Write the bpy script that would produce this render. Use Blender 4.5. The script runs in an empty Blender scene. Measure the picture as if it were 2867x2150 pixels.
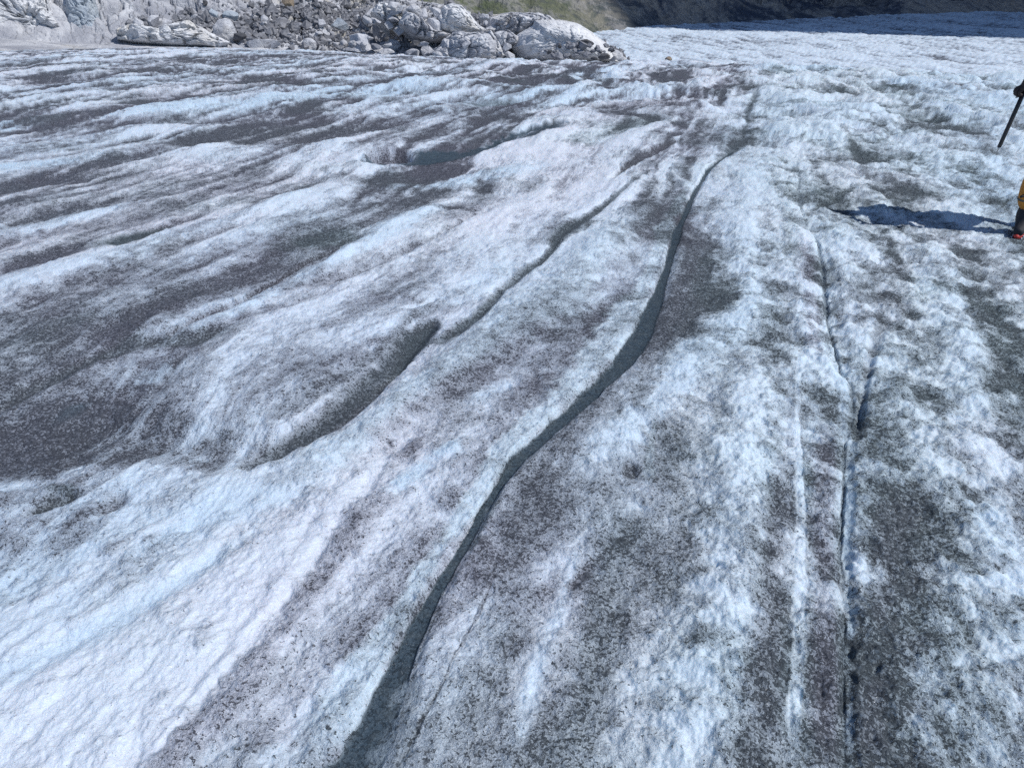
import bpy, math, random
import numpy as np
R = math.radians
random.seed(7)
scene = bpy.context.scene
# ------------------------------------------------------------------ camera
CAM_H, PITCH, F = 1.7, 28.7, 773.0            # metres, degrees down, focal length in px of a 1024 px wide frame
cam_d = bpy.data.cameras.new("camera"); cam = bpy.data.objects.new("camera", cam_d)
scene.collection.objects.link(cam); scene.camera = cam
cam_d.sensor_width = 36; cam_d.lens = 36*F/1024; cam_d.clip_start = 0.05; cam_d.clip_end = 9000
cam.location = (0, 0, CAM_H); cam.rotation_euler = (R(90-PITCH), 0, 0)
# ------------------------------------------------------------------ sky, sun, exposure
SUN_E, SUN_A = 51.0, -16.0                     # elevation; azimuth from +X towards +Y (negative: slightly behind the camera)
world = bpy.data.worlds.new("World"); scene.world = world; world.use_nodes = True
nt = world.node_tree; bg = nt.nodes["Background"]
sky = nt.nodes.new("ShaderNodeTexSky"); sky.sky_type = 'NISHITA'; sky.sun_disc = False
sky.sun_elevation = R(SUN_E); sky.sun_rotation = R(90-SUN_A); sky.altitude = 2300; sky.air_density = 1.0; sky.dust_density = 0.3
nt.links.new(sky.outputs[0], bg.inputs[0]); bg.inputs[1].default_value = 0.125
sun_d = bpy.data.lights.new("sun", 'SUN'); sun_d.energy = 3.9; sun_d.angle = R(0.5); sun_d.color = (1, 0.975, 0.945)
sun = bpy.data.objects.new("sun", sun_d); scene.collection.objects.link(sun)
from mathutils import Vector, Matrix, noise as mnoise
to_sun = Vector((math.cos(R(SUN_E))*math.cos(R(SUN_A)), math.cos(R(SUN_E))*math.sin(R(SUN_A)), math.sin(R(SUN_E))))
sun.rotation_euler = to_sun.to_track_quat('Z', 'Y').to_euler()
scene.view_settings.view_transform = 'Standard'; scene.view_settings.look = 'None'
scene.view_settings.exposure = 0.0; scene.view_settings.gamma = 1.0
scene.cycles.use_denoising = False
scene.cycles.max_bounces = 5; scene.cycles.diffuse_bounces = 2; scene.cycles.caustics_reflective = False
scene.cycles.sample_clamp_indirect = 4; scene.cycles.sample_clamp_direct = 5
# ------------------------------------------------------------------ helpers
def lk(o): scene.collection.objects.link(o); return o
def tag(o, label=None, cat=None, group=None, kind=None):
    for k, v in (('label', label), ('category', cat), ('group', group), ('kind', kind)):
        if v: o[k] = v
    return o
def mesh_obj(name, verts, faces, mat, parent=None, smooth=False):
    me = bpy.data.meshes.new(name); me.from_pydata([tuple(v) for v in verts], [], [tuple(f) for f in faces]); me.update()
    if smooth: me.polygons.foreach_set('use_smooth', [True]*len(me.polygons))
    me.materials.append(mat); o = lk(bpy.data.objects.new(name, me))
    if parent: o.parent = parent
    return o
def grid_mesh(name, P, mat, attrs=None, smooth=True):
    """P: (rows, cols, 3) array -> one sheet"""
    n, m, _ = P.shape
    me = bpy.data.meshes.new(name)
    me.vertices.add(n*m); me.vertices.foreach_set('co', P.reshape(-1).astype(np.float32))
    i = np.arange(n*m).reshape(n, m)
    q = np.stack([i[:-1, :-1], i[:-1, 1:], i[1:, 1:], i[1:, :-1]], -1).reshape(-1, 4)
    me.loops.add(q.size); me.loops.foreach_set('vertex_index', q.reshape(-1).astype(np.int32))
    me.polygons.add(len(q)); me.polygons.foreach_set('loop_start', (np.arange(len(q))*4).astype(np.int32))
    me.polygons.foreach_set('loop_total', np.full(len(q), 4, np.int32))
    me.update(calc_edges=True)
    me.polygons.foreach_set('use_smooth', np.full(len(q), smooth))
    for k, v in (attrs or {}).items():
        a = me.attributes.new(k, 'FLOAT_COLOR', 'POINT'); a.data.foreach_set('color', v.reshape(-1).astype(np.float32))
    me.materials.append(mat)
    return lk(bpy.data.objects.new(name, me))
def _h(ix, iy, seed):
    n = (ix.astype(np.int64)*374761393 + iy.astype(np.int64)*668265263 + seed*1442695041) & 0xffffffff
    n = ((n ^ (n >> 13))*1274126177) & 0xffffffff
    n = ((n ^ (n >> 16))*2246822519) & 0xffffffff
    return ((n ^ (n >> 15)) & 0xffff)/65535.0
def vnoise(x, y, seed=0):
    ix = np.floor(x); iy = np.floor(y); fx = x-ix; fy = y-iy
    fx = fx*fx*fx*(fx*(fx*6-15)+10); fy = fy*fy*fy*(fy*(fy*6-15)+10)
    a = _h(ix, iy, seed); b = _h(ix+1, iy, seed); c = _h(ix, iy+1, seed); d = _h(ix+1, iy+1, seed)
    return (a+(b-a)*fx)*(1-fy) + (c+(d-c)*fx)*fy
def fbm(x, y, oct=4, seed=0, g=0.5):
    s = 0; a = 1; t = 0
    for k in range(oct):
        s = s + a*vnoise(x+17.3*k, y-9.1*k, seed+k*31); t += a; a *= g
        x, y = (x*0.8-y*0.6)*2.03, (x*0.6+y*0.8)*2.03
    return s/t
def fbs(x, y, oct=4, seed=0, g=0.5):          # no rotation between octaves: keeps stretched streaks aligned
    s = 0; a = 1; t = 0
    for k in range(oct):
        s = s + a*vnoise(x+17.3*k, y-9.1*k, seed+k*31); t += a; a *= g; x = x*2.03; y = y*1.8
    return s/t
def cells(x, y, seed=0):
    """cellular noise: distance to nearest and second nearest feature point, id of nearest"""
    ix = np.floor(x); iy = np.floor(y); f1 = np.full(x.shape, 9.); f2 = f1.copy(); idn = np.zeros(x.shape)
    for dx in (-1, 0, 1):
        for dy in (-1, 0, 1):
            cx = ix+dx; cy = iy+dy
            px = cx+_h(cx, cy, seed); py = cy+_h(cx, cy, seed+7)
            d = np.hypot(px-x, py-y); nid = _h(cx, cy, seed+13)
            m = d < f1
            f2 = np.where(m, f1, np.minimum(f2, d)); idn = np.where(m, nid, idn); f1 = np.where(m, d, f1)
    return f1, f2, idn
def sst(a, b, x):
    t = np.clip((x-a)/(b-a), 0, 1); return t*t*(3-2*t)
# ------------------------------------------------------------------ lie of the land
def kaz(az):                                   # convexity of the near ice, flatter to the left (az in degrees)
    return 0.00100 + (0.00171-0.00100)*sst(-30, 6, az)
def near_z(d, az):
    k = kaz(az); dc = np.sqrt(CAM_H/k)
    zq = -k*d*d
    sl = 2*k*dc*(1.0 + 0.25*sst(-6, 6, az))
    zl = -k*dc*dc - sl*(d-dc) - 0.00002*(d-dc)**2*sst(-6, 6, az)*40
    return np.where(d < dc, zq, zl)
def base_z(x, y):
    d = np.hypot(x, y)+1e-6; az = np.degrees(np.arctan2(x, y))
    zn = near_z(d, az)
    far = -32 + 0.006*(d-450)
    w = 6.0
    m = np.maximum(zn, far); e = np.exp(-np.abs(zn-far)/w)
    return np.where(d < 45, zn, m + w*np.log1p(e)*sst(45, 110, d)*0.5)
CP, SP = math.cos(R(PITCH)), math.sin(R(PITCH))
def ground_at(nx, ny):
    """position on the near ice of a point surveyed on the photograph (2867 px wide)"""
    px = nx*1024/2867 - 512; py = 383.5 - ny*1024/2867
    vx, vy, vz = px, F*CP+py*SP, -F*SP+py*CP
    h = math.hypot(vx, vy); tn = -vz/h; az = math.degrees(math.atan2(vx, vy))
    k = float(kaz(np.float64(az)))
    disc = tn*tn - 4*k*CAM_H
    d = (tn-math.sqrt(disc))/(2*k) if disc > 0 else tn/(2*k)
    return (vx/h*d, vy/h*d)
# flow direction of the glacier: towards azimuth 17 degrees
FA = R(16.8); ux, uy = math.sin(FA), math.cos(FA)

# ------------------------------------------------------------------ surveyed furrows, dirt bands and ridges
# each: points (x, y, half-width) on the photograph; dirt 0..1 it leads to, strength, height in m, wetness, tint (0 purple .. 1 green)
ST = []
def band(pts, dirt=None, amt=0.8, h=0.0, wet=0.0, tint=None, hard=0.0, rag=0.5, blue=None):
    ST.append((pts, dirt, amt, h, wet, tint, hard, rag, blue))
# --- broad regions first
band([(-200,900,190),(300,880,130),(700,800,80),(1000,720,50)], .42, .7)
band([(-100,2100,250),(300,1900,170),(620,1700,110),(850,1480,70),(1000,1330,50)], .08, .95, h=.05, blue=.1)
band([(-100,1560,60),(150,1500,50),(330,1440,40),(520,1400,30)], .38, .8)
band([(300,1560,30),(500,1480,40),(700,1420,35),(850,1380,25)], .12, .7, blue=.8)
band([(-50,1960,30),(150,1850,26),(330,1760,28),(520,1640,22),(700,1510,14)], .24, .85, h=-.03, blue=.7)
band([(-40,1780,26),(120,1690,24),(260,1600,24),(400,1510,16),(520,1450,12)], .1, .8, h=.02, blue=.3)
band([(60,1720,18),(200,1640,16),(330,1560,18),(440,1500,14)], .55, .6)
band([(250,1680,14),(330,1620,20),(400,1560,16),(470,1500,12)], .6, .7)
band([(700,2200,150),(900,1950,110),(1080,1700,80),(1180,1550,60),(1280,1380,50),(1380,1230,45),(1500,1090,50),(1640,980,45),(1760,850,36),(1800,760,20)], .50, .8, tint=.05)
band([(420,2220,50),(500,2110,44),(608,2016,34),(716,1886,34),(825,1755,34),(911,1625,34),(1000,1500,34),(1090,1380,34)], .78, .9, h=.035, tint=0)
band([(380,2180,16),(480,2060,12),(640,1860,13),(760,1700,14),(850,1560,14),(960,1410,16),(1060,1280,16)], .1, .8, h=.03)
band([(1380,1720,100),(1450,1560,90),(1500,1400,60),(1580,1240,45),(1680,1110,36),(1790,1010,34),(1850,920,30),(1900,820,26),(1940,700,20),(1970,600,12)], .60, .8, tint=.3)
band([(1250,2180,110),(1300,2000,100),(1360,1850,100),(1400,1720,90)], .55, .7, tint=.6)
band([(1420,2150,36),(1480,1950,34),(1530,1800,34),(1580,1680,26),(1610,1560,18)], .12, .8, h=.02, blue=.5)
band([(1620,2150,70),(1640,1950,60),(1680,1750,60),(1720,1560,60),(1750,1400,46)], .58, .65, tint=.7)
band([(1985,2230,125),(1995,1950,115),(2025,1700,100),(2060,1480,86),(2080,1300,72),(2095,1130,60),(2125,1000,44)], .10, .93, h=.08, blue=.25)
band([(1660,1290,50),(1780,1180,46),(1880,1080,46),(1980,960,50),(2080,880,46),(2120,780,40)], .12, .85, h=.05, blue=.6)
band([(2040,800,46),(2060,720,46),(2070,640,44),(2080,560,42),(2110,490,36),(2150,430,22)], .07, .9, h=.05, blue=.4)
band([(2120,2150,60),(2140,1950,56),(2150,1750,46),(2170,1600,40),(2190,1430,30),(2210,1250,26),(2225,1100,26)], .5, .7, tint=.35)
band([(2215,2150,26),(2222,1980,26),(2235,1800,24),(2240,1600,19),(2242,1450,15),(2236,1330,10),(2230,1180,7),(2236,1000,6)], .03, 1.0, h=.008, hard=.35, rag=.35)
band([(2312,2150,42),(2310,1980,40),(2310,1800,36),(2305,1620,34),(2312,1450,30),(2310,1300,34),(2310,1200,26)], .64, .85, tint=.1)
band([(2256,650,20),(2262,720,24),(2275,800,26),(2285,870,26),(2272,940,16),(2290,1010,20)], .66, .8, tint=0)
band([(2190,500,22),(2195,560,24),(2210,620,22),(2225,690,14)], .66, .7, tint=.9)
band([(2470,2230,50),(2470,2000,52),(2465,1850,48),(2475,1700,46),(2480,1520,40)], 1.05, .5, tint=.7)
band([(2480,2200,80),(2475,2000,80),(2470,1850,70),(2480,1700,70),(2490,1550,76),(2510,1420,84),(2500,1300,60)], .80, .85, tint=.75)
band([(2560,1450,110),(2560,1300,120),(2540,1150,100),(2530,1020,80),(2500,900,60)], .56, .7, tint=.9)
band([(2700,2180,150),(2680,1950,130),(2660,1750,110),(2700,1550,60)], .48, .6, tint=1)
band([(2820,1640,60),(2790,1500,60),(2740,1400,40)], .12, .8, blue=.5, h=.03)
band([(2700,1260,60),(2710,1120,60),(2700,1000,60),(2680,880,50),(2640,780,44),(2590,700,36)], .14, .85, blue=.3, h=.05)
band([(2850,1200,36),(2850,1050,30),(2800,900,30),(2760,800,20)], .5, .5, tint=1)
band([(2486,900,34),(2490,800,44),(2470,730,40)], .62, .6, tint=.4)
band([(2430,760,50),(2440,700,60),(2420,640,50)], .4, .6, tint=.6)
# --- left far bands
D = .66
band([(-40,374,16),(87,358,13),(217,356,12),(347,343,11),(477,337,10),(608,332,13),(738,328,14),(890,300,12),(1000,310,10),(1150,290,8)], D, .9, h=-.05)
band([(200,396,12),(390,384,15),(564,395,14),(694,384,20),(825,370,24),(911,360,20),(980,352,8)], .74, .9, h=-.06, tint=.3)
band([(-60,523,16),(108,500,15),(260,501,13),(347,480,12),(440,470,6)], .66, .85, h=-.04)
band([(-60,632,18),(0,619,18),(130,606,13),(278,575,11),(373,549,9)], .62, .85, h=-.04, tint=.3)
band([(-60,715,16),(0,701,16),(130,650,20),(260,632,24),(390,610,26),(520,584,26),(608,556,24),(738,532,24),(868,508,22),(960,505,16),(1060,500,12),(1180,480,26),(1290,460,12)], .64, .9, h=-.05)
band([(290,685,9),(340,675,13),(369,667,13),(434,648,9),(480,630,5)], .72, .95, wet=.7, tint=1, h=-.04)
band([(-60,765,14),(0,749,14),(130,723,13),(260,684,11)], .7, .85, h=-.03)
band([(-60,860,40),(217,820,40),(400,810,36),(564,765,34),(738,715,30),(890,680,30),(1010,640,14)], .52, .7)
band([(820,690,16),(890,675,22),(950,665,20),(1000,655,10)], .78, .8, tint=.9, h=-.03)
band([(-60,350,10),(0,354,11),(60,350,7)], .05, .9, blue=1)
band([(350,322,6),(390,317,11),(520,302,14),(640,300,14),(738,292,14),(850,270,15),(960,254,15),(1060,252,14),(1180,244,12),(1290,241,8)], .08, .95, blue=.9, h=.05)
band([(78,256,8),(200,252,10),(304,263,9)], .1, .9, blue=.5)
band([(200,378,6),(347,362,8),(460,356,9),(564,358,7)], .08, .95, h=.04)
band([(282,458,10),(390,430,20),(470,420,22),(564,418,24),(650,430,24),(738,430,24),(850,425,26),(960,415,26),(1040,400,22)], .08, .95, blue=.35, h=.08)
band([(1090,412,12),(1180,400,10),(1290,385,12),(1380,355,14),(1460,345,12),(1560,336,9)], .06, .95, blue=.3, h=.02)
band([(434,482,5),(564,471,7),(738,466,6)], .1, .9, h=.02)
band([(-60,480,10),(100,462,10),(240,450,8)], .14, .8, blue=1)
band([(-60,650,16),(43,640,14),(130,625,9),(260,590,10),(380,570,6)], .08, .9, blue=.6, h=.04)
band([(-60,830,34),(0,805,32),(90,785,30),(174,765,24),(347,727,22),(430,690,16),(477,665,14),(608,632,12),(738,590,10),(846,556,12),(930,546,10)], .06, .95, blue=.5, h=.06)
band([(950,560,18),(1040,545,18),(1120,540,10)], .3, .7, tint=.1)
# mid left
band([(477,935,5),(564,891,5),(629,865,5),(694,839,5),(781,788,5),(868,732,4),(960,700,4)], .85, .9, h=-.03, hard=.5)
band([(500,945,8),(590,900,11),(700,856,11),(800,806,10),(880,760,10),(1000,710,8)], .12, .85, blue=.7, h=.04)
band([(900,770,10),(1000,700,18),(1074,655,22),(1150,615,22),(1200,592,18),(1240,580,10)], .06, .95, blue=.6, h=.07, hard=.2)
band([(880,800,8),(985,768,8),(1074,732,9),(1130,705,9),(1190,676,8),(1260,640,7),(1330,600,4)], .85, .85, h=-.06)
band([(1160,600,10),(1210,560,20),(1270,545,34),(1330,550,26),(1370,560,14)], .68, .85, tint=.35, h=-.02)
band([(1180,592,4),(1290,588,5),(1360,586,4)], .9, .8)
band([(880,600,30),(1000,590,34),(1120,565,26)], .36, .7)
band([(-60,990,20),(0,973,22),(87,962,20),(240,940,22),(390,910,24),(470,880,18)], .66, .8)
band([(-60,1160,10),(0,1136,12),(108,1082,13),(174,1056,13),(260,1013,10),(312,998,12),(390,960,17),(450,955,12),(540,950,12),(607,930,12),(690,905,8)], .93, .9, h=-.05, tint=.5)
band([(-60,930,60),(200,900,50),(420,840,44),(640,790,40)], .5, .6)
band([(-40,1020,26),(43,1005,26),(120,1000,16)], .12, .8)
band([(180,1100,16),(260,1069,22),(330,1060,10)], .16, .7)
band([(400,1080,24),(434,1043,22),(490,1020,16)], .08, .85, blue=1)
band([(400,916,12),(456,906,16),(520,900,8)], .1, .8)
band([(300,1180,50),(480,1120,46),(640,1080,40),(800,1030,36)], .48, .7)
band([(-120,1300,120),(100,1240,110),(300,1220,80),(480,1230,70),(640,1250,60),(760,1240,40)], .80, .92, h=-.03, tint=.25)
band([(-100,1150,80),(100,1080,70),(350,1000,60),(600,930,50)], .56, .6)
band([(-120,1320,80),(0,1270,76),(80,1245,66),(160,1225,56),(240,1200,44),(300,1180,30),(380,1150,14)], 1.02, .97, h=-.07, tint=.1, wet=.12)
band([(280,1230,44),(434,1222,40),(560,1240,46),(660,1262,44),(740,1262,26),(830,1225,20)], .74, .9, h=-.05, tint=.35)
band([(150,1170,6),(200,1145,9),(240,1130,5)], .7, .9, wet=.8, blue=1)
band([(640,1282,10),(690,1272,12),(740,1266,6)], .97, .8, tint=.6)
band([(350,1225,8),(375,1220,9),(400,1214,6)], .92, .7, tint=.4)
band([(360,1180,7),(390,1160,8),(430,1150,4)], .95, .7)
band([(-60,1370,20),(0,1365,24),(100,1352,22),(200,1352,20),(300,1340,22),(450,1330,20),(520,1330,10)], .34, .8)
band([(-60,1420,20),(10,1400,20),(60,1370,10)], .8, .7)
band([(87,1436,8),(152,1400,14),(217,1386,7)], .97, .95, h=-.05, tint=.6)
band([(130,1365,8),(170,1368,9),(210,1375,8)], .85, .6, tint=.9)
band([(290,1440,10),(321,1408,24),(335,1370,16)], .9, .85, h=-.05)
band([(170,1490,8),(230,1450,14),(290,1400,14)], .75, .7)
band([(675,1290,7),(694,1308,13),(705,1325,7)], .7, .8, h=-.02)
band([(500,1080,8),(507,1048,9)], .7, .7)
# furrow C3 with the pale ridge beside it
band([(420,1180,60),(560,1170,60),(720,1130,50),(860,1090,42),(960,1010,40),(1080,900,40),(1200,800,40),(1330,720,30)], .56, .85, h=.015)
band([(420,1150,60),(600,1110,70),(780,1040,60),(920,940,50),(1060,850,36)], .60, .85, tint=.1)
band([(60,1240,56),(180,1220,60),(330,1205,60),(480,1230,50),(640,1262,40),(780,1262,20)], .92, .9, h=-.02, tint=.25)
band([(600,1210,26),(760,1170,20),(870,1118,16),(956,1066,14),(1004,1038,12),(1060,990,12),(1108,945,11),(1143,900,10),(1182,878,12),(1221,850,12)], .66, .8, tint=.3)
band([(1160,870,8),(1221,820,22),(1290,760,26),(1380,690,20)], .44, .7, tint=.1)
band([(1120,880,3),(1182,866,3),(1225,840,4)], .0, .9)
band([(1550,690,14),(1590,650,22),(1650,620,18)], .72, .7, tint=.9)
band([(1290,840,26),(1350,800,26),(1420,750,20)], .18, .7, blue=.6)
band([(1480,700,34),(1540,640,26),(1600,600,14)], .52, .7, tint=.3)
band([(760,1370,50),(880,1310,44),(1020,1230,38),(1125,1120,34),(1234,1060,40),(1340,980,46),(1450,900,50),(1560,835,50),(1650,745,44),(1730,660,36),(1800,580,24)], .10, .9, h=.10, blue=.45, tint=.6)
band([(700,1290,14),(755,1268,16),(825,1228,20),(900,1190,22),(960,1150,26),(1020,1100,30),(1060,1050,26),(1100,1000,22),(1140,955,18),(1180,915,14),(1210,900,8)], .84, .95, h=-.045, wet=.4, tint=.5)
band([(735,1280,5),(825,1246,6),(911,1210,7),(974,1169,9),(1030,1125,11),(1074,1069,8),(1117,1034,6),(1150,1004,6)], 1.05, .95, hard=.3, h=-.03)
band([(1095,1045,10),(1125,1010,14),(1150,975,20),(1172,943,24),(1199,915,20),(1215,900,10)], 1.08, .98, h=-.07, wet=.5, tint=.7)
band([(1180,960,9),(1240,950,12),(1290,926,12),(1340,890,11),(1377,856,11),(1399,820,11),(1464,775,10),(1516,736,9),(1551,701,9),(1560,671,10),(1594,642,11),(1640,618,9),(1694,580,7),(1746,540,6),(1820,480,5)], .74, .9, h=-.035, wet=.3, tint=.7)
band([(1080,1230,30),(1170,1170,34),(1280,1090,30),(1380,1020,20),(1500,930,16)], .38, .7, tint=.1)
band([(1120,1300,26),(1143,1277,28),(1170,1240,18)], .8, .8)
band([(1090,1240,8),(1100,1255,8)], .9, .8)
band([(1215,1290,12),(1256,1270,22),(1275,1250,14)], .04, .97, blue=.9, h=.02)
band([(1320,1130,14),(1386,1095,26),(1430,1070,14)], .05, .95, blue=.6, h=.02)
band([(1100,1380,16),(1160,1340,20),(1200,1300,16)], .1, .8, blue=.9)
# --- upper middle
band([(1712,510,7),(1738,488,7),(1768,464,8),(1810,436,8),(1860,408,7),(1900,390,4)], .93, .95, h=-.07, hard=.4)
band([(1000,330,10),(1030,324,12),(1130,316,10),(1204,300,14),(1270,298,9)], .66, .85)
band([(1330,286,7),(1364,284,10),(1410,278,9),(1450,272,4)], .7, .85, tint=.9, wet=.3, h=-.04)
band([(1350,332,8),(1382,328,12),(1430,318,7)], .78, .8)
band([(1490,270,6),(1520,264,7),(1570,262,5)], .7, .8, tint=.3)
band([(1600,232,6),(1655,228,10),(1720,230,6)], .6, .8)
band([(1440,300,6),(1540,285,10),(1680,265,16),(1800,255,20),(1900,230,18)], .08, .9, blue=.7, h=.06)
band([(1560,330,10),(1680,310,14),(1790,300,14)], .1, .85, blue=.3, h=.03)
band([(1580,400,12),(1640,395,18),(1700,370,14),(1790,345,12),(1860,330,14)], .64, .85, tint=.85, h=-.04)
band([(1570,420,8),(1600,410,12),(1650,400,9)], .8, .6)
band([(1600,480,18),(1700,440,26),(1790,395,26),(1870,370,20)], .12, .85, h=.04, blue=.2)
band([(1500,510,14),(1560,490,14),(1640,470,12)], .1, .8, h=.03)
band([(1660,545,14),(1700,500,16),(1720,470,10)], .5, .6)
band([(1080,360,14),(1200,370,14),(1300,350,12)], .3, .6)
band([(1060,520,10),(1200,520,12),(1330,500,14),(1480,470,14)], .14, .8, blue=.9, h=.02)
band([(1250,560,10),(1390,560,26),(1430,540,22)], .14, .8, blue=.1)
band([(1000,560,12),(1100,540,14),(1180,530,8)], .1, .7)
band([(1780,640,60),(1830,560,50),(1880,500,36),(1930,440,24)], .48, .65, tint=.5)
band([(1100,400,16),(1080,420,18)], .6, .6)
band([(1030,470,16),(1120,480,14),(1180,455,10)], .22, .8)
# the shallow melt stream and its plunge hole
band([(1048,452,10),(1120,448,12),(1190,438,15),(1256,424,16),(1334,412,15),(1399,396,15),(1464,374,13),(1520,362,9),(1560,356,6)], .62, .97, wet=1, blue=.9, h=-.08, hard=.5)
band([(1440,400,5),(1500,384,6),(1560,366,6)], .6, .9, wet=.9, blue=.8)
band([(1075,436,9),(1092,434,12),(1112,436,9)], 1.0, 1.0, h=-.3, hard=.6)
# --- right
band([(1580,430,24)], .4, .3)
band([(2200,262,8),(2220,258,12),(2240,254,8)], .93, .8)
band([(2560,225,5),(2640,240,7),(2720,256,9),(2800,270,8)], .8, .8, tint=.3)
band([(2540,352,7),(2581,346,12),(2640,345,16),(2680,345,10)], .75, .8, tint=.7)
band([(2620,420,8),(2638,423,11),(2660,420,8)], .85, .8)
band([(2256,600,7),(2300,580,8),(2364,540,8),(2400,520,5)], .85, .75, tint=.9, h=-.03)
band([(2330,640,26),(2480,620,34),(2620,600,36),(2760,620,34),(2880,640,30)], .16, .8)  # paler strip along the climber's shadow, lightening the shade by colour
band([(2500,480,16),(2580,470,14),(2660,455,12)], .55, .7, tint=.9)
band([(2280,440,18),(2340,450,20),(2420,450,16)], .5, .5, tint=.5)
band([(2330,340,24),(2400,370,30),(2470,400,26),(2540,420,20)], .12, .8, h=.06)
band([(2400,480,20),(2470,475,24),(2560,520,20)], .12, .8, h=.08, blue=.2)
band([(2100,200,10),(2300,190,14),(2450,200,14)], .12, .6, blue=.9)
band([(2130,300,18),(2200,300,20),(2290,290,20)], .14, .6, blue=.6, h=.05)
band([(2480,900,16),(2455,940,18),(2436,1000,14),(2424,1060,9),(2410,1150,8),(2404,1200,5)], .72, .85, h=-.03, tint=.5, wet=.15)
band([(2000,1050,10),(2050,1035,9)], .6, .6, tint=.8)
band([(2035,845,7),(2055,830,9),(2075,822,5)], .85, .8, tint=.6)
band([(1760,1290,10),(1768,1321,16),(1785,1330,12)], .95, .9, h=-.04, tint=.4)
band([(1835,1180,8),(1820,1260,10),(1815,1350,12)], .6, .6, tint=.9)
band([(1600,1650,16),(1612,1620,14),(1635,1595,18),(1660,1560,14)], 1.0, .85, h=-.02)
band([(1087,2170,6),(1143,2094,5),(1195,1994,5),(1247,1899,5),(1277,1820,5),(1312,1768,6),(1343,1712,6),(1370,1640,5),(1386,1604,4)], .97, .9, h=-.008, hard=.1, rag=1.2)
band([(2440,2120,40),(2440,2000,36),(2450,1930,34),(2480,1880,26)], 1.1, .7, tint=.4)
band([(2460,1760,30),(2470,1680,34),(2490,1500,50),(2560,1380,50)], .95, .6, tint=.4)
# --- the two crisp melt channels
C1 = [(880,2230,105),(985,2150,76),(1045,2050,62),(1082,1951,50),(1148,1790,34),(1218,1647,24),(1308,1500,22),(1347,1430,16),(1390,1364,14),(1455,1277,20),(1551,1190,25),(1650,1104,30),(1740,1017,35),(1798,930,33),(1828,860,26),(1865,758,17),(1902,627,13),(1943,540,9),(1984,475,7),(2020,440,6),(2050,415,4)]
band([(2010,445,10),(2060,410,12),(2082,380,10),(2094,345,9),(2092,315,8),(2108,280,8),(2125,250,5)], .78, .85, wet=.4, tint=.7, h=-.02, rag=.9)
band([(x-w*1.9-6, y-w*.4, w*.9+8) for x, y, w in C1[:20]], .08, .8, h=.01, hard=.35, blue=.4, tint=.8, rag=.8)
band([(x, y, w*(.92 if y > 1500 else .78)) for x, y, w in C1], .60, .98, h=-.04, wet=1.0, tint=.8, hard=.95, rag=.3, blue=.6)
band([(x+w*.95+2, y+w*.3, w*.4+4) for x, y, w in C1[1:9]], .55, .85, wet=.3, tint=.6, rag=1.9)
band([(2060,400,12),(2078,393,14),(2100,380,10)], .96, .8)
C2 = [(2367,2200,8),(2367,2150,8),(2367,2021,7),(2365,1930,7),(2367,1840,6),(2367,1712,8),(2361,1648,6),(2356,1544,8),(2358,1430,8),(2362,1377,9),(2364,1321,6),(2366,1240,7),(2380,1190,13),(2388,1125,15),(2381,1078,12),(2353,1043,7),(2338,987,6),(2318,895,7),(2308,800,8),(2302,740,7),(2284,675,8),(2245,610,7),(2236,540,6),(2234,497,5),(2225,440,4)]
band([(x+4, y, w+15) for x, y, w in C2], .52, .75, h=-.035, tint=.8, rag=.9)
band([(x+16, y, 12) for x, y, w in C2[:12]], .18, .8, blue=.9, wet=.15, rag=.8)
band([(x, y, w*.5) for x, y, w in C2], .66, .8, h=-.004, wet=.45, hard=.1, rag=1.6, tint=.7, blue=.6)
band([(2330,1040,16),(2355,1075,20),(2365,1110,16),(2370,1230,12)], .1, .85, blue=.6, h=.03)

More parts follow.
